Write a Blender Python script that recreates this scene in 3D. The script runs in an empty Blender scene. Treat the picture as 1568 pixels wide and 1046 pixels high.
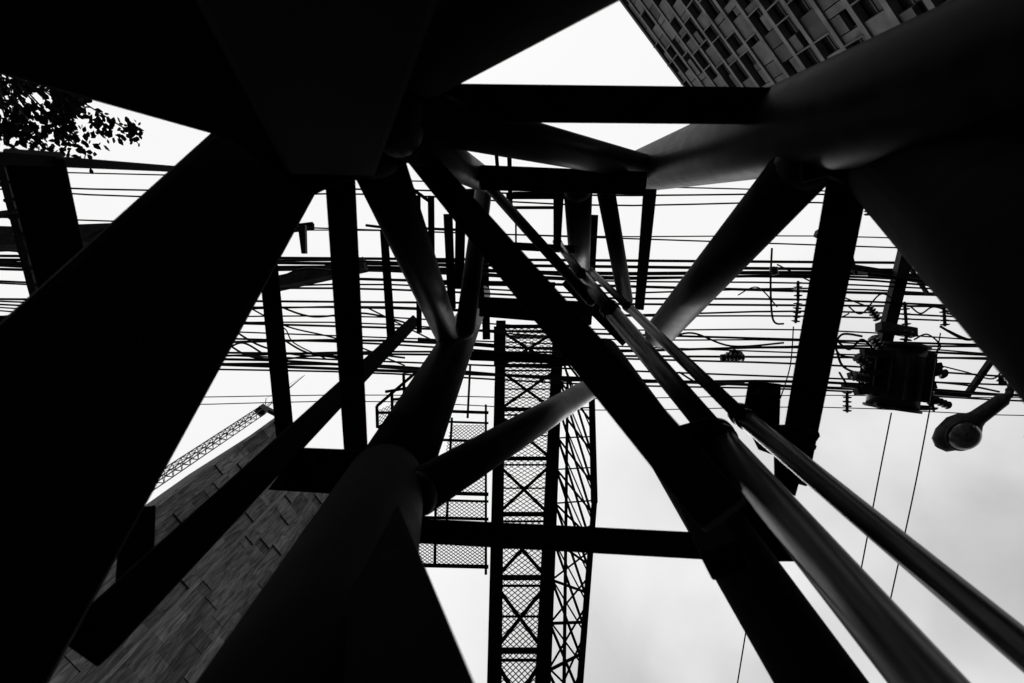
import bpy, math, random
from mathutils import Vector, Matrix
random.seed(7)
S=bpy.context.scene
F=740.0
C=Vector((0,0,1.5))
Zc=Vector((51,183,-740)).normalized()
Xc=(Vector((1,0,0))-Zc*Zc.x).normalized()
Yc=Zc.cross(Xc)
M=Matrix((Xc,Yc,Zc))
def W(u,v,d): return C+M@(Vector(((u-784)/F,-(v-523)/F,-1))*d)
def WH(u,v,h):
    q=M@Vector(((u-784)/F,-(v-523)/F,-1)); return C+q*(h/q.z)

# ---------- materials
def mat(name,c1,c2,rough=0.5,scale=6,metal=0.0,spec=0.3,bump=0.1,stretch=(1,1,1),attr=False,detail=4,dist=.4):
    m=bpy.data.materials.new(name); m.use_nodes=True
    nt=m.node_tree; b=nt.nodes['Principled BSDF']
    tc=nt.nodes.new('ShaderNodeTexCoord'); mp=nt.nodes.new('ShaderNodeMapping')
    mp.inputs['Scale'].default_value=stretch
    nt.links.new(tc.outputs['Object'],mp.inputs['Vector'])
    n=nt.nodes.new('ShaderNodeTexNoise'); n.inputs['Scale'].default_value=scale; n.inputs['Detail'].default_value=detail
    n.inputs['Distortion'].default_value=dist
    nt.links.new(mp.outputs[0],n.inputs['Vector'])
    r=nt.nodes.new('ShaderNodeValToRGB')
    r.color_ramp.elements[0].position=0.35; r.color_ramp.elements[1].position=0.65
    r.color_ramp.elements[0].color=(c1,c1,c1,1); r.color_ramp.elements[1].color=(c2,c2,c2,1)
    nt.links.new(n.outputs['Fac'],r.inputs[0])
    out=r.outputs[0]
    if attr:
        a=nt.nodes.new('ShaderNodeAttribute'); a.attribute_name='shade'
        mx=nt.nodes.new('ShaderNodeMix'); mx.data_type='RGBA'; mx.blend_type='MULTIPLY'; mx.inputs[0].default_value=1
        nt.links.new(out,mx.inputs[6]); nt.links.new(a.outputs['Color'],mx.inputs[7]); out=mx.outputs[2]
    nt.links.new(out,b.inputs['Base Color'])
    b.inputs['Metallic'].default_value=metal
    b.inputs['Specular IOR Level'].default_value=spec
    mr=nt.nodes.new('ShaderNodeMapRange'); mr.inputs[3].default_value=rough*0.75; mr.inputs[4].default_value=min(1,rough*1.3)
    nt.links.new(n.outputs['Fac'],mr.inputs[0]); nt.links.new(mr.outputs[0],b.inputs['Roughness'])
    if bump:
        bp=nt.nodes.new('ShaderNodeBump'); bp.inputs['Strength'].default_value=bump; bp.inputs['Distance'].default_value=0.02
        nt.links.new(n.outputs['Fac'],bp.inputs['Height']); nt.links.new(bp.outputs[0],b.inputs['Normal'])
    return m
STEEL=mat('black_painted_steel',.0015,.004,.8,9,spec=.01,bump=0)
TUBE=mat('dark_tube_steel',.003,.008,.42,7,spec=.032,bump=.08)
PIPE=mat('metal_conduit',.012,.04,.36,10,metal=.85,spec=.2,bump=.05,stretch=(1,1,.2))
WIRE=mat('cable_rubber',.004,.008,.6,4,spec=.1,bump=0)
GALV=mat('galvanised_steel',.01,.028,.5,12,spec=.12,bump=0)
CONC=mat('pole_concrete',.02,.05,.9,8,spec=.1,bump=.3)
PORC=mat('dark_porcelain',.01,.02,.25,8,spec=.3,bump=0)
GLASS=mat('lamp_glass',.02,.06,.15,14,spec=.4,bump=0)
LEAF=mat('leaf',.006,.02,.6,3,spec=.06,bump=0)
BARK=mat('bark',.02,.05,.9,10,spec=.05,bump=.5)
ASPH=mat('asphalt',.03,.05,.95,3,spec=.1,bump=.3)
FAC1=mat('stone_cladding',.036,.11,.85,1.3,spec=.03,bump=.6,stretch=(1.4,1.4,.2),attr=True,detail=8,dist=1.6)
FAC2=mat('precast_panels',.075,.14,.8,.8,spec=.08,bump=.2,attr=True)
WIN=mat('window_glass',.008,.02,.3,1,spec=.3,bump=0)

# ---------- mesh builder
class MB:
    def __init__(s): s.v=[];s.f=[];s.sm=[];s.sh=[]
    def ring(s,p,a,b,r,n):
        i=len(s.v)
        for k in range(n):
            t=2*math.pi*k/n; s.v.append(p+a*(math.cos(t)*r)+b*(math.sin(t)*r))
        return i
    def face(s,f,sm=False,sh=1.0): s.f.append(f); s.sm.append(sm); s.sh.append(sh)
    def tube(s,p1,p2,r,r2=None,n=20,cap=True):
        r2=r if r2 is None else r2
        d=(p2-p1).normalized(); a=d.orthogonal().normalized(); b=d.cross(a)
        i=s.ring(p1,a,b,r,n); j=s.ring(p2,a,b,r2,n)
        for k in range(n):
            k2=(k+1)%n; s.face((i+k,i+k2,j+k2,j+k),True)
        if cap: s.face(tuple(i+k for k in reversed(range(n)))); s.face(tuple(j+k for k in range(n)))
    def path(s,pts,r,n=6):
        prev=None; a=None
        for q,p in enumerate(pts):
            d=((pts[min(q+1,len(pts)-1)])-(pts[max(q-1,0)])).normalized()
            if a is None: a=d.orthogonal().normalized()
            else: a=(a-d*a.dot(d)).normalized()
            i=s.ring(p,a,d.cross(a),r,n)
            if prev is not None:
                for k in range(n):
                    k2=(k+1)%n; s.face((prev+k,prev+k2,i+k2,i+k),True)
            prev=i
    def box(s,p1,p2,w,h,ref=Vector((0,0,1)),sh=1.0):
        d=(p2-p1).normalized(); a=ref.cross(d)
        if a.length<1e-3: a=d.orthogonal()
        a.normalize(); b=d.cross(a)
        i=len(s.v)
        for p in (p1,p2):
            for x,y in ((-1,-1),(1,-1),(1,1),(-1,1)): s.v.append(p+a*(x*w/2)+b*(y*h/2))
        for f in ((0,3,2,1),(4,5,6,7),(0,1,5,4),(1,2,6,5),(2,3,7,6),(3,0,4,7)): s.face(tuple(i+k for k in f),False,sh)
    def ball(s,c,r,n=16,sz=1.0,axis=Vector((0,0,1))):
        a=axis.orthogonal().normalized(); b=axis.cross(a).normalized(); m=n//2; prev=None
        for q in range(m+1):
            t=math.pi*q/m; i=s.ring(c+axis*(math.cos(t)*r*sz),a,b,max(1e-4,math.sin(t)*r),n)
            if prev is not None:
                for k in range(n):
                    k2=(k+1)%n; s.face((prev+k2,prev+k,i+k,i+k2),True)
            prev=i
    def lathe(s,p,ax,prof,n=16):
        a=ax.orthogonal().normalized(); b=ax.cross(a).normalized(); prev=None
        for (t,r) in prof:
            i=s.ring(p+ax*t,a,b,max(r,1e-4),n)
            if prev is not None:
                for k in range(n):
                    k2=(k+1)%n; s.face((prev+k,prev+k2,i+k2,i+k),True)
            prev=i
    def obj(s,name,m,parent=None):
        me=bpy.data.meshes.new(name); me.from_pydata([tuple(v) for v in s.v],[],s.f); me.update()
        me.polygons.foreach_set('use_smooth',s.sm)
        at=me.color_attributes.new('shade','FLOAT_COLOR','CORNER')
        k=0
        for p,sh in zip(me.polygons,s.sh):
            for _ in p.vertices: at.data[k].color=(sh,sh,sh,1); k+=1
        me.materials.append(m)
        o=bpy.data.objects.new(name,me); S.collection.objects.link(o)
        if parent: o.parent=parent
        return o
def empty(name):
    e=bpy.data.objects.new(name,None); S.collection.objects.link(e); return e

# ---------- camera
cam=bpy.data.cameras.new('camera'); co=bpy.data.objects.new('camera',cam); S.collection.objects.link(co)
co.matrix_world=Matrix.Translation(C)@M.to_4x4()
cam.lens=36*F/1568; cam.sensor_width=36; cam.clip_start=.02; cam.clip_end=2000
cam.dof.use_dof=True; cam.dof.focus_distance=9; cam.dof.aperture_fstop=2.2
S.camera=co

# ---------- steel lattice tower
tower=empty('steel_lattice_tower')
MEM=[
('leg_a','B',500,170,150,-50,-85,330,.6,1,0),
('brace_a','T',570,123,120,851,-113,260,.45,1,0),
('strut_a','B',505,215,130,480,-90,330,.4,1,0),
('leg_b','B',426,232,138,-50,845,350,.6,1,0),
('low_rail','B',-60,530,70,170,490,60,.2,0,0),
('post_a','B',52,235,68,112,490,58,.25,0,0),
('ledge','B',-20,241,20,320,262,7,.06,0,0),
('post_b','B',519,240,44,548,740,33,.16,0,0),
('brace_b','T',575,240,84,690,525,36,.3,0,1),
('leg_c','T',737,450,28,590,750,122,.45,0,1),
('leg_c_low','T',590,740,120,450,1120,330,.45,1,0),
('strut_c','B',565,750,56,636,1120,190,.2,1,0),
('tie_a','B',590,810,35,1115,838,38,.12,0,0),
('brace_c','T',640,755,72,912,590,30,.25,0,1),
('diag_a','B',600,190,34,1110,790,80,.15,0,0),
('leg_d','T',925,540,45,1290,1100,130,.3,1,0),
('tie_b','B',600,157,52,1300,164,50,.18,0,0),
('leg_e','T',945,272,50,1600,85,270,.5,1,1),
('leg_f','T',1300,185,110,1696,431,350,.5,1,0),
('brace_d','T',1230,255,90,1010,510,45,.3,0,1),
('post_c','B',1300,265,54,1213,730,42,.18,0,0),
('brace_e','T',620,172,80,985,256,38,.25,0,1),
('brace_f','T',610,200,80,742,276,36,.25,0,1),
('tie_c','B',735,272,36,985,281,34,.2,0,0),
('tie_d','B',775,300,10,905,300,10,.08,0,0),
('post_d','T',928,295,28,958,460,22,.18,0,1),
('post_e','B',995,295,20,979,470,14,.11,0,0),
('post_f','T',885,290,44,888,430,28,.3,0,1),
('post_g','B',857,295,13,853,380,11,.08,0,0),
('post_h','T',742,280,26,712,505,30,.2,0,1),
('post_i','B',720,290,18,735,470,16,.15,0,0),
('post_q','B',706,300,16,703,440,14,.15,0,0),
('post_j','B',660,300,10,662,500,9,.08,0,0),
('post_k','B',686,330,14,692,470,12,.1,0,0),
('post_l','B',588,355,12,599,515,13,.09,0,0),
('post_m','B',640,300,8,642,510,8,.07,0,0),
('tie_e','B',650,432,8,850,436,8,.07,0,0),
('tie_f','B',770,376,12,880,382,12,.09,0,0),
('tie_g','B',720,545,14,850,550,14,.14,0,0),
('brace_g','T',733,268,16,905,460,17,.1,0,1),
('brace_h','T',740,330,10,860,480,10,.08,0,1),
('tie_h','B',742,470,30,900,480,36,.25,0,0),
('tie_i','B',870,430,22,960,520,24,.2,0,0),
('diag_b','B',634,492,16,135,983,78,.16,0,0),
('post_n','B',411,405,26,438,680,25,.16,0,0),
('post_o','B',212,785,42,206,890,46,.14,0,0),
('diag_c','B',1000,640,30,1110,860,60,.14,0,0),
]
for (nm,ty,u1,v1,w1,u2,v2,w2,D,ex,mt) in MEM:
    p1=W(u1,v1,D*F/w1); p2=W(u2,v2,D*F/w2)
    ref=((p1+p2)/2-C).normalized()
    if ex:
        d=p2-p1; t=3.0
        if d.z<0: t=min(3.5,(0-p1.z)/d.z)
        p2=p1+d*max(1,t)
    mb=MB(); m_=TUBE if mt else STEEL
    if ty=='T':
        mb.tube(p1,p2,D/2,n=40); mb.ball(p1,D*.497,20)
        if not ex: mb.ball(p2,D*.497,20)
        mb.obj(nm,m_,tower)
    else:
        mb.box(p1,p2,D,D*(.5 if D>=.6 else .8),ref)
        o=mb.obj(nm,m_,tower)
        bv=o.modifiers.new('b','BEVEL'); bv.width=D*.06; bv.segments=2
def plate(nm,pts,th=.03,m=STEEL,par=tower):
    mb=MB(); q=[W(*p) for p in pts]; n=((q[1]-q[0]).cross(q[2]-q[0])).normalized()*th
    k=len(q); mb.v=q+[x+n for x in q]
    mb.face(tuple(range(k))); mb.face(tuple(reversed(range(k,2*k))))
    for i in range(k): mb.face((i,(i+1)%k,(i+1)%k+k,i+k))
    return mb.obj(nm,m,par)
plate('gusset_plate_a',[(345,190,2.6),(560,120,2.6),(640,200,2.6),(620,250,2.6),(500,285,2.6),(470,300,2.6),(352,212,2.6)])
plate('gusset_plate_b',[(410,750,2.9),(458,687,2.9),(535,690,2.9),(600,700,2.9),(630,790,2.9),(560,800,2.9),(520,757,2.9)])
plate('gusset_plate_c',[(1230,140,2.3),(1500,40,2.3),(1568,300,2.3),(1330,300,2.3),(1322,290,2.3),(1270,268,2.3),(1230,278,2.3)])
plate('bracket_plate',[(1150,583,2.9),(1196,588,2.9),(1192,700,2.9),(1165,690,2.9),(1140,640,2.9)])
plate('bracket_shoe',[(1188,652,2.8),(1250,650,2.8),(1256,668,2.8),(1236,695,2.8),(1218,760,2.8),(1190,745,2.8)])
plate('gusset_plate_d',[(1000,665,2.6),(1090,640,2.6),(1160,720,2.6),(1230,860,2.6),(1120,860,2.6),(1075,815,2.6)])
mb=MB()
for (u,v,d) in [(1242,660,2.75),(1244,684,2.75),(1200,670,2.75),(480,700,2.85),(430,740,2.85),(1160,600,2.85),(1185,600,2.85)]:
    p=W(u,v,d); ax=(p-C).normalized(); mb.tube(p,p-ax*.03,.022,n=6); mb.tube(p,p-ax*.045,.012,n=10)
mb.obj('bolts',GALV,tower)

# ---------- conduits
def conduit(segs):
    e=empty('conduit_pipe')
    for k,(u1,v1,w1,u2,v2,w2,D) in enumerate(segs):
        p1=W(u1,v1,D*F/w1);p2=W(u2,v2,D*F/w2)
        if k==len(segs)-1:
            d=p2-p1; p2=p1+d*((0-p1.z)/d.z)
        mb=MB(); mb.tube(p1,p2,D/2,n=48)
        d=(p2-p1).normalized()
        for t,rr in ((0,.62),(.06,.58)):
            mb.tube(p1+d*t,p1+d*(t+.035),D*rr,n=40)
        mb.obj('pipe_section_%d'%k,PIPE,e)
conduit([(853,370,11,890,420,14,.085),(890,420,17,932,472,22,.11),(932,472,24,1095,665,38,.135),(1095,665,44,1420,1046,96,.165)])
conduit([(905,415,9,960,468,12,.06),(960,468,13,1130,632,23,.08),(1130,632,27,1575,1000,56,.1)])

# ---------- inclined gangway with mesh deck
gw=empty('access_gangway')
def GP(ub,ut,t):
    a=W(ut,500,12.6); b=W(ub,1046,8.4); return a+(b-a)*t
rail=MB(); brace=MB(); mesh=MB()
ref=(GP(785,808,.5)-C).normalized()
rail.box(GP(757,767,-.02),GP(757,767,1.4),.25,.12,ref)
rail.box(GP(831,855,-.02),GP(831,855,1.4),.26,.3,ref)
N=10; ST=6.4
for k in range(N):
    t0=k/ST; t1=(k+1)/ST
    a0,a1=GP(757,767,t0),GP(757,767,t1); b0,b1=GP(831,852,t0),GP(831,852,t1)
    brace.box(a0,b0,.09,.06,ref)
    m0=a0+(a1-a0)*.12; m1=b0+(b1-b0)*.12
    brace.box(m0,m1,.04,.04,ref)
    m0=a0+(a1-a0)*.55; m1=b0+(b1-b0)*.55
    brace.box(m0,m1,.03,.04,ref)
    brace.box(a0+(a1-a0)*.12,b1,.065,.04,ref); brace.box(b0+(b1-b0)*.12+ref*.05,a1+ref*.05,.065,.04,ref)
def diamond(mb,A,B,Cc,Dd,nx,ny,r,off):
    def P(x,y): 
        x=min(1,max(0,x)); return (A*(1-x)+B*x)*(1-y)+(Dd*(1-x)+Cc*x)*y+off
    for j in range(ny):
        for i in range(nx):
            x0=i/nx;x1=(i+1)/nx;xm=(i+.5)/nx;y0=j/ny;y1=(j+1)/ny;ym=(j+.5)/ny
            for p,q in ((P(xm,y0),P(x1,ym)),(P(x1,ym),P(xm,y1)),(P(xm,y1),P(x0,ym)),(P(x0,ym),P(xm,y0))):
                mb.box(p,q,r,r,ref)
diamond(mesh,GP(757,767,0),GP(831,852,0),GP(831,852,1.3),GP(757,767,1.3),8,112,.014,ref*.1)
def RP(t): 
    pts=[W(905,560,12.2),W(910,770,10.6),W(888,1046,8.8)]
    if t<.42: return pts[0]+(pts[1]-pts[0])*(t/.42)
    return pts[1]+(pts[2]-pts[1])*((t-.42)/.58)
rail.box(RP(0),RP(.42),.14,.1,ref); rail.box(RP(.42),RP(1.4),.11,.1,ref)
for k in range(14):
    t0=.1+k/11; s0=.12+k/10.5
    b0=GP(838,862,s0); b1=GP(838,862,s0+.095)
    brace.box(b0,RP(t0),.045,.04,ref); brace.box(b0,RP(t0+.2),.05,.04,ref)
    brace.box(b0+ref*.2,RP(t0+.12),.03,.03,ref)
    brace.box(b1,RP(t0-.05),.03,.03,ref)
rail.box(GP(852,872,.2),GP(868,880,1.4),.06,.06,ref)
q=lambda u,v: W(u,v,12.6+(8.4-12.6)*(v-500)/546)
for v,w in ((632,.07),(648,.05),(676,.06),(705,.06),(757,.08),(768,.05),(795,.06),(832,.05),(868,.07)):
    l=660-(v-640)*.17 if v<860 else 620
    brace.box(q(max(618,l),v-3),q(748,v),w,.05,ref)
for a,b in (((692,640),(684,800)),((668,700),(666,866)),((620,830),(620,868)),((720,560),(716,640)),((744,620),(744,880))):
    brace.box(q(*a),q(*b),.05,.05,ref)
diamond(mesh,q(690,650),q(745,650),q(745,757),q(668,757),9,20,.013,ref*.08)
diamond(mesh,q(668,768),q(745,768),q(745,795),q(668,795),10,5,.013,ref*.08)
diamond(mesh,q(620,830),q(745,832),q(745,868),q(620,866),17,7,.013,ref*.08)
for a,b in (((577,622),(642,566)),((576,632),(600,632)),((577,622),(578,655)),((600,600),(601,640)),((618,572),(620,640)),((640,566),(641,600)),((590,600),(650,590)),((578,655),(640,620)),((600,612),(650,608)),((618,570),(660,568))):
    brace.box(q(*a),q(*b),.06,.06,ref)
diamond(mesh,q(578,628),q(600,618),q(600,640),q(578,650),4,4,.012,ref*.05)
for a,b,w in (((790,320),(790,375),.05),((780,240),(782,330),.12),((760,235),(762,260),.1),((850,300),(850,372),.09),((785,297),(860,297),.1),((785,318),(850,318),.07),((740,300),(745,520),.2),((765,500),(765,560),.3),((862,480),(868,560),.5),((780,516),(840,516),.09),((910,330),(905,420),.2),((625,285),(660,310),.08),((560,345),(600,350),.06),((640,400),(700,400),.08),((650,350),(700,352),.06),((640,520),(760,530),.1),((460,350),(465,388),.1),((430,352),(480,346),.18)):
    brace.box(W(*a,13),W(*b,13),w,w*.7,ref)
rail.obj('side_rails',STEEL,gw); brace.obj('cross_bracing',STEEL,gw); mesh.obj('expanded_mesh_deck',GALV,gw)

# ---------- power lines
wl=MB()
def wire(u1,v1,u2,v2,d=9,w=2.5,sag=.1,wig=0):
    a=W(u1,v1,d);b=W(u2,v2,d); r=w*d/F/2; pts=[]
    for k in range(21):
        t=k/20; p=a+(b-a)*t; p=p+Vector((0,wig*math.sin(t*17+u1)*.04,-sag*4*t*(1-t)))
        pts.append(p)
    wl.path(pts,r,5)
LW=[(262,300,2.2),(286,304,2.8),(292,322,2.6),(333,386,2.4),(348,368,2),(385,442,3.4),(398,416,5),(405,424,6),(409,432,4),(412,455,4.5),(432,470,3.4),(436,450,2.8),(458,470,3.6),(462,492,2.8),(473,520,2.4),(485,530,3.6),(500,575,3.2),(515,540,4),(530,590,3),(548,528,3.4),(540,600,4.5),(546,606,5),(604,606,1.6),(612,632,1.6),
 (392,404,4.5),(402,446,2.8),(478,540,2.4),(536,548,3.6),(552,612,3),(468,484,3),(494,552,2.4)]
for k,(a,b,w) in enumerate(LW):
    d=8.5+(k%5)*.35
    wire(-140,a-(b-a)*.09,1708,b+(b-a)*.09,d,w,sag=random.uniform(-.05,.12),wig=(k%3)*.8)
def cw(pts,w,d=8.5):
    P=[W(u,v,d) for u,v in pts]; P=[P[0]]+P+[P[-1]]; out=[]
    for i in range(1,len(P)-2):
        for s in range(8):
            t=s/8;p0,p1,p2,p3=P[i-1:i+3]
            out.append(.5*((2*p1)+(p2-p0)*t+(2*p0-5*p1+4*p2-p3)*t*t+(3*p1-p0-3*p2+p3)*t**3))
    out.append(P[-1]); wl.path(out,w*d/F/2)
for pts,w in [([(1365,632),(1340,760),(1318,875)],2),([(1425,620),(1400,750),(1362,925)],2),([(1145,950),(1127,1060)],2),
 ([(1440,510),(1432,560),(1422,625)],1.8),([(1215,500),(1210,560),(1195,610)],1.8),([(1182,380),(1180,440),(1184,490),(1200,496)],3),
 ([(340,520),(380,545),(430,550),(490,545),(560,556)],3),([(350,500),(400,530),(470,545),(540,540),(620,548)],3),
 ([(360,492),(430,500),(450,525),(500,550)],2),([(430,470),(480,485),(560,480),(640,500)],3),([(340,540),(370,525),(400,540)],3),
 ([(330,550),(420,552),(520,558),(700,570)],4),([(420,510),(470,540),(530,546)],3),([(380,470),(440,500),(520,520),(620,560)],2.4),([(560,470),(620,500),(700,540)],2.4),
 ([(1280,520),(1300,535),(1320,520),(1340,535),(1360,530)],3.5),([(1282,540),(1290,560),(1310,570),(1330,566)],3.5),([(1285,570),(1300,590),(1325,588)],3),
 ([(1320,515),(1290,512),(1280,530),(1290,545),(1330,548)],3.5),([(1400,520),(1420,512),(1440,530),(1425,545)],2.5),([(1395,470),(1410,480),(1430,470),(1460,480)],2.5),
 ([(1440,500),(1480,520),(1520,512),(1555,530)],4),([(1450,480),(1490,488),(1530,505)],3),([(1430,585),(1480,590),(1530,600)],3),
 ([(1190,470),(1160,440),(1130,452)],2),([(1020,520),(1060,510),(1120,530),(1200,525)],3),([(1040,570),(1080,590),(1140,585)],3),
 ([(160,350),(120,370),(20,400)],2),([(0,490),(40,480),(90,485)],3),([(1190,405),(1280,450),(1330,470)],2.4),([(1330,420),(1420,432),(1500,450)],6),([(430,425),(470,412),(545,420)],4),
 ([(1380,470),(1350,450),(1320,480),(1300,470)],2.5),([(1460,470),(1500,470),(1520,500),(1490,520),(1450,505)],2.5),([(1300,480),(1270,500),(1262,540)],2),([(1540,560),(1520,580),(1480,570),(1440,560)],2.4)]: cw(pts,w)
wl.obj('power_lines',WIRE)

# ---------- insulators / transformer pole
up=empty('utility_pole')
cr=MB()
cr.box(W(1391,368,8.6),W(1349,545,8.6),.2,.14,ref)
cr.box(W(1300,410,8.7),W(1580,455,8.7),.12,.09,ref)
cr.box(W(1380,390,8.7),W(1420,450,8.7),.05,.05,ref)
cr.box(W(1300,380,8.7),W(1310,420,8.7),.05,.05,ref)
cr.box(W(1290,590,8.7),W(1480,606,8.7),.08,.08,ref)
cr.box(W(1250,356,8.7),W(1262,362,8.7),.12,.12,ref)
cr.obj('crossarms',GALV,up)
pl=MB(); pb=WH(1650,560,7.5); pb.z=0; pt=pb.copy(); pt.z=10
pl.tube(pb,pt,.2,.14,n=24); pl.box(W(1580,455,8.7),Vector((pb.x,pb.y,W(1580,455,8.7).z)),.09,.09); pl.box(W(1480,606,8.7),Vector((pb.x,pb.y,W(1480,606,8.7).z)),.08,.08)
pl.obj('concrete_pole',CONC,up)
ins=MB()
def insul(u,v,u2,v2,d=8.5,r=.075,n=5):
    a=W(u,v,d);b=W(u2,v2,d);ax=(b-a).normalized();L=(b-a).length; pr=[(0,.015)]
    for k in range(n):
        t=L*(k+.3)/n; pr+=[(t,.025),(t+.01,r),(t+.03,r*.8),(t+.035,.025)]
    pr.append((L,.015)); ins.lathe(a,ax,pr,14)
for a in [(1222,430,1222,462),(1222,462,1218,495),(1385,462,1388,500),(1445,468,1447,500),(1297,598,1297,632),(1425,610,1455,622),(1420,590,1430,630),(1500,488,1485,480),(1184,408,1186,420),(1110,545,1140,548),(1330,306,1330,330),(1330,470,1345,490),(1500,520,1530,530),(1340,605,1350,625)]: insul(*a)
ins.obj('insulators',PORC,up)
tr=MB(); tc_=W(1372,575,8.5)
axx=(W(1380,520,8.5)-W(1365,630,8.5)).normalized()
tr.tube(tc_-axx*.55,tc_+axx*.5,.38,n=28); tr.tube(tc_+axx*.5,tc_+axx*.56,.43,n=28); tr.tube(tc_-axx*.6,tc_-axx*.55,.42,n=28)
for k in range(14):
    a=2*math.pi*k/14; o1=axx.orthogonal().normalized(); o2=axx.cross(o1); dd=o1*math.cos(a)+o2*math.sin(a)
    tr.box(tc_+dd*.44-axx*.4,tc_+dd*.44+axx*.35,.03,.16,dd)
for u,v,u2,v2,w in [(1300,575,1440,560,.1),(1320,540,1430,548,.12),(1310,600,1430,590,.12),(1345,500,1400,510,.15),(1340,620,1420,625,.08)]:
    tr.box(W(u,v,8.3),W(u2,v2,8.3),w,w,ref)
tr.obj('transformer',GALV,up)
for a in [(1330,560,1310,545),(1330,580,1305,575),(1415,560,1450,575),(1350,535,1335,515),(1385,530,1390,505)]:
    ins=MB(); insul(*a,d=8.2,r=.09,n=4); ins.obj('bushing',PORC,up)
lp=empty('utility_pole'); mb=MB()
mb.box(W(-80,370,8.8),W(240,358,8.8),.36,.25,ref); mb.box(W(400,440,8.8),W(560,405,8.8),.22,.2,ref)
mb.obj('beam',CONC,lp); mb=MB()
mb.box(W(2,250,8.4),W(60,475,8.4),.13,.08,ref)
for k in range(9):
    t=k/8; mb.tube(W(2+58*t-9,255+210*t,8.4),W(2+58*t+12,252+210*t,8.4),.035,n=8)
mb.box(W(-10,330,8.4),W(30,325,8.4),.09,.08,ref); mb.box(W(465,345,8.6),W(466,388,8.6),.08,.08,ref)
pp=W(-80,370,8.8); mb.tube(Vector((pp.x-.4,pp.y,0)),Vector((pp.x-.4,pp.y,10)),.2,.15)
mb.obj('bolted_arm',GALV,lp)

# ---------- street lamp
def lamp(u,v,au,av,d,s):
    e=empty('street_lamp'); h=W(u,v,d); a=W(au,av,d+.2); ax=(a-h); ax.z=0; ax.normalize()
    up_=Vector((0,0,1)); side=up_.cross(ax)
    mb=MB()
    prof=[(-.36,.03,.03),(-.32,.13,.09),(-.2,.2,.14),(0,.23,.17),(.14,.18,.15),(.2,.12,.12),(.26,.1,.1),(.62,.085,.08),(.68,.045,.05),(.75,.04,.04)]
    prev=None;n=24
    for t,wx,wz in prof:
        i=len(mb.v)
        for k in range(n):
            an=2*math.pi*k/n; mb.v.append(h+ax*(t*s)+side*(math.cos(an)*wx*s)+up_*((math.sin(an)*wz+.08)*s))
        if prev is not None:
            for k in range(n): mb.face((prev+k,prev+(k+1)%n,i+(k+1)%n,i+k),True)
        prev=i
    mb.tube(h+ax*.7*s+up_*.08*s,a+up_*.1,.04*s,n=16)
    mb.lathe(h-ax*.05*s+up_*.02*s,Vector((0,0,-1)),[(0,.2*s),(.03*s,.225*s),(.05*s,.225*s),(.06*s,.2*s)],28)
    mb.obj('housing',GALV,e)
    g=MB(); g.lathe(h-ax*.05*s,Vector((0,0,-1)),[(.03*s,.2*s),(.09*s,.18*s),(.14*s,.13*s),(.17*s,.06*s),(.175*s,0)],28); g.obj('glass_bowl',GLASS,e)
    p=MB(); b=a+ax*3; p.path([a+up_*.1,a+ax*1.2+up_*.0,b-up_*.5],.05,12); p.tube(Vector((b.x,b.y,0)),b+up_*.2,.12,.08); p.obj('lamp_post',GALV,e)
lamp(1478,662,1590,520,7.2,1.12)
lb=MB(); c=W(1124,545,8.6); lb.ball(c,.12,14,.8); lb.tube(c,c+Vector((.15,0,.1)),.06); lb.tube(c+Vector((-.22,.05,0)),c+Vector((.1,0,0)),.07,n=12)
lb.obj('cable_splice_box',WIRE)

# ---------- buildings
def frame(c1,c2):
    d=(c2-c1); d.z=0; L=d.length; d.normalize(); n=Vector((0,0,1)).cross(d)
    if n.dot(-c1)<0: n=-n
    return d,n,L
B1=empty('stone_clad_high_rise')
c1=WH(416,645,90); c2=WH(575,850,90); H=c1.z
d,n,L=frame(c1,c2); b0=Vector((c1.x,c1.y,0))
core=MB(); o=b0-n*12.05
core.box(o+d*L/2,o+d*L/2+Vector((0,0,H-.2)),L-.1,24,n) 
core.obj('core_walls',FAC1,B1)
pn=MB(); nc=15; cwid=L/nc
for i in range(nc):
    z=0
    while z<H:
        hh=random.choice([1.4,2.2,3.3,3.3,4.5,6.6,9]); z2=min(H,z+hh)
        off=random.choice([.0,.0,.05,.12,.3]); sh=random.choice([.6,.8,.95,1,1,1.15,1.4])
        ctr=b0+d*(cwid*(i+.5))+n*(off)
        pn.box(ctr+Vector((0,0,z+.015)),ctr+Vector((0,0,z2-.015)),cwid-.03,.25+off*.2,n,sh)
        z=z2
for i in (0,5,9,15):
    ctr=b0+d*(cwid*i)+n*.45; pn.box(ctr,ctr+Vector((0,0,H+.5)),.5,.7,n,1.3)
pn.obj('cladding_panels',FAC1,B1)
rf=MB(); rf.box(b0+Vector((0,0,H+.3))+n*.3,b0+d*L+Vector((0,0,H+.3))+n*.3,.9,.6); rf.obj('parapet',FAC1,B1)
B2=empty('panel_high_rise')
c1=WH(912,-58,60); c2=WH(1124,228,60); H=c1.z
d,n,L=frame(c1,c2); b0=Vector((c1.x,c1.y,0))
core=MB(); o=b0-n*10.3; core.box(o+d*L/2,o+d*L/2+Vector((0,0,H-.1)),L-.1,20,n); core.obj('core_walls',WIN,B2)
pn=MB(); fl=2.3; z=0; nb=int(L/.62); bw=L/nb
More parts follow.
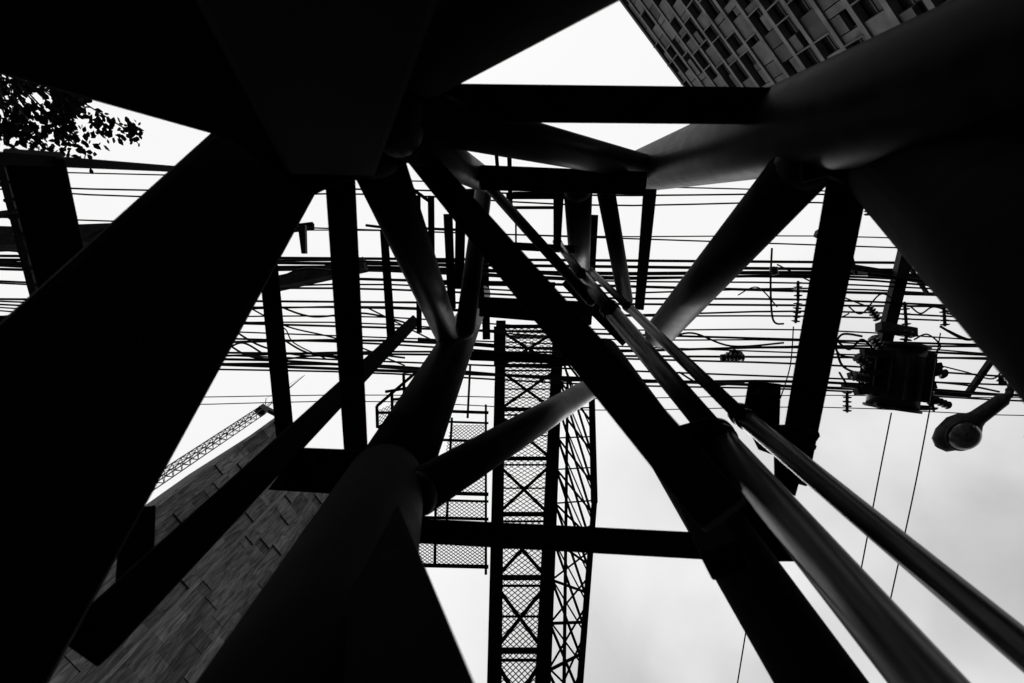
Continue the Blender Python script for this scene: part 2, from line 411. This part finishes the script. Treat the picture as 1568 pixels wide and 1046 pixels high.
while z<H-.5:
    pn.box(b0+Vector((0,0,z+.2)),b0+d*L+Vector((0,0,z+.2)),.45,.4,Vector((0,0,1)),1.25)
    i=0
    while i<nb:
        run=random.choice([1,2,2,3]); run=min(run,nb-i)
        a=b0+d*(bw*i)
        if random.random()<.58:
            hh=random.choice([1.896,1.896,.95]); zz=z+.4+(0 if hh>1.5 else random.choice([0,.94]))
            c=a+d*(bw*run/2)-n*.05
            pn.box(c+Vector((0,0,zz)),c+Vector((0,0,zz+hh)),bw*run-.08,.3,n,random.choice([.5,.75,.85,1,1.1]))
        else:
            c=a+n*.1; pn.box(c+Vector((0,0,z+.4)),c+Vector((0,0,z+2.296)),.1,.3,n,1.0)
            pn.box(a+Vector((0,0,z+1.3))-n*.1,a+d*bw*run+Vector((0,0,z+1.3))-n*.1,.08,.08,Vector((0,0,1)),.7)
        i+=run
    z+=fl
pn.box(b0+Vector((0,0,H)),b0+d*L+Vector((0,0,H)),.6,.5,Vector((0,0,1)),.5)
pn.obj('facade_panels',FAC2,B2)

# ---------- tower crane
cr=MB(); tp=WH(402,628,96); bs=Vector((tp.x,tp.y,0)); hw=.7
cs=[Vector((x*hw,y*hw,0)) for x,y in ((-1,-1),(1,-1),(1,1),(-1,1))]
for c in cs: cr.box(bs+c,tp+c,.16,.16)
z=0
while z<tp.z-2:
    for i in range(4):
        a=bs+cs[i]+Vector((0,0,z)); b=bs+cs[(i+1)%4]+Vector((0,0,z+2)); cr.box(a,b,.09,.09); cr.box(a,bs+cs[(i+1)%4]+Vector((0,0,z)),.09,.09)
    z+=2
cr.box(tp-Vector((0,0,1)),tp+Vector((0,0,.6)),1.9,1.9); 
j2=tp+Vector((2,-3,16))
for off in (Vector((.4,0,0)),Vector((-.4,0,0)),Vector((0,0,.9))): cr.box(tp+off,j2,.1,.1)
cr.box(tp+Vector((0,0,1)),tp+Vector((2.4,2,2)),.9,.9); cr.box(tp+Vector((0,0,1)),tp+Vector((-2,-.8,5)),.15,.15)
cr.box(tp+Vector((-2,-.8,5)),j2,.05,.05)
cr.obj('tower_crane',GALV)

# ---------- trees
def tree(cu,cv,dd,R,leaf,nl,clumps):
    e=empty('broadleaf_tree'); c=W(cu,cv,dd); tb=MB(); lf=MB()
    base=Vector((c.x,c.y,0)); tb.tube(base,c-Vector((0,0,R*.4)),R*.09,R*.05,12)
    for k in range(clumps):
        a=random.uniform(0,6.28); r=R*math.sqrt(random.random())*.95; zz=random.uniform(-.45,.5)*R
        cc=c+Vector((math.cos(a)*r,math.sin(a)*r,zz))
        mid=(c-Vector((0,0,R*.4)))*.45+cc*.55+Vector((0,0,-.05*R)); tb.path([c-Vector((0,0,R*.45)),mid,cc],R*.008,5)
        cr_=R*random.uniform(.09,.16)
        for _ in range(nl//clumps):
            v=Vector((random.gauss(0,1),random.gauss(0,1),random.gauss(0,.6)))*cr_*.7; p=cc+v
            u_=Vector((random.gauss(0,1),random.gauss(0,1),random.gauss(0,.5))).normalized(); w_=u_.cross(Vector((random.gauss(0,.4),random.gauss(0,.4),1))).normalized()
            s=leaf*random.uniform(.6,1.2); i=len(lf.v)
            lf.v+= [p-u_*s*.6,p-u_*s*.15+w_*s*.4,p+u_*s*.25+w_*s*.3,p+u_*s*.7,p+u_*s*.25-w_*s*.3,p-u_*s*.15-w_*s*.4]
            lf.face((i,i+1,i+2,i+3,i+4,i+5))
    tb.obj('trunk_and_limbs',BARK,e); lf.obj('foliage',LEAF,e)
tree(45,80,7.5,1.5,.095,4000,62)
tree(1415,-45,30,3.6,.34,3000,30)
tree(762,-62,16,2.6,.2,2500,30)
tree(1625,600,9,.9,.1,500,14)

# ---------- ground
g=MB(); g.v=[Vector((x,y,0)) for x,y in ((-900,-900),(900,-900),(900,900),(-900,900))]; g.face((0,1,2,3)); g.obj('ground',ASPH)

# ---------- sky + sun
w=bpy.data.worlds.new('World'); S.world=w; w.use_nodes=True; nt=w.node_tree
bg=nt.nodes['Background']; bg.inputs['Strength'].default_value=.1
sk=nt.nodes.new('ShaderNodeTexSky'); sk.sky_type='NISHITA'; sk.sun_disc=False; sk.sun_elevation=math.radians(60); sk.sun_rotation=math.radians(200)
bw=nt.nodes.new('ShaderNodeRGBToBW'); nt.links.new(sk.outputs[0],bw.inputs[0])
tc=nt.nodes.new('ShaderNodeTexCoord')
nz=nt.nodes.new('ShaderNodeTexNoise'); nz.inputs['Scale'].default_value=3.8; nz.inputs['Detail'].default_value=5; nz.inputs['Roughness'].default_value=.42; nz.inputs['Distortion'].default_value=.2
nt.links.new(tc.outputs['Generated'],nz.inputs['Vector'])
dt=nt.nodes.new('ShaderNodeVectorMath'); dt.operation='DOT_PRODUCT'; dt.inputs[1].default_value=Vector((.68,.7,-.15)).normalized()
nt.links.new(tc.outputs['Generated'],dt.inputs[0])
mr=nt.nodes.new('ShaderNodeMapRange'); mr.inputs[1].default_value=.2; mr.inputs[2].default_value=.8; mr.inputs[3].default_value=0; mr.inputs[4].default_value=1
nt.links.new(dt.outputs['Value'],mr.inputs[0])
nr=nt.nodes.new('ShaderNodeMapRange'); nr.inputs[1].default_value=.35; nr.inputs[2].default_value=.65; nr.inputs[3].default_value=6.0; nr.inputs[4].default_value=1.2
nt.links.new(nz.outputs['Fac'],nr.inputs[0])
ml=nt.nodes.new('ShaderNodeMath'); ml.operation='MULTIPLY'; nt.links.new(nr.outputs[0],ml.inputs[0]); nt.links.new(mr.outputs[0],ml.inputs[1])
sb=nt.nodes.new('ShaderNodeMath'); sb.operation='SUBTRACT'; sb.inputs[0].default_value=9.2; nt.links.new(ml.outputs[0],sb.inputs[1])
m2=nt.nodes.new('ShaderNodeMath'); m2.operation='MULTIPLY_ADD'; m2.inputs[1].default_value=.08; nt.links.new(bw.outputs[0],m2.inputs[0]); nt.links.new(sb.outputs[0],m2.inputs[2])
nt.links.new(m2.outputs[0],bg.inputs['Color'])
sl=bpy.data.lights.new('sun','SUN'); sl.energy=.6; sl.angle=math.radians(20); so=bpy.data.objects.new('sun',sl); S.collection.objects.link(so)
so.rotation_euler=(math.radians(30),0,math.radians(160))
S.view_settings.view_transform='Standard'; S.view_settings.look='None'
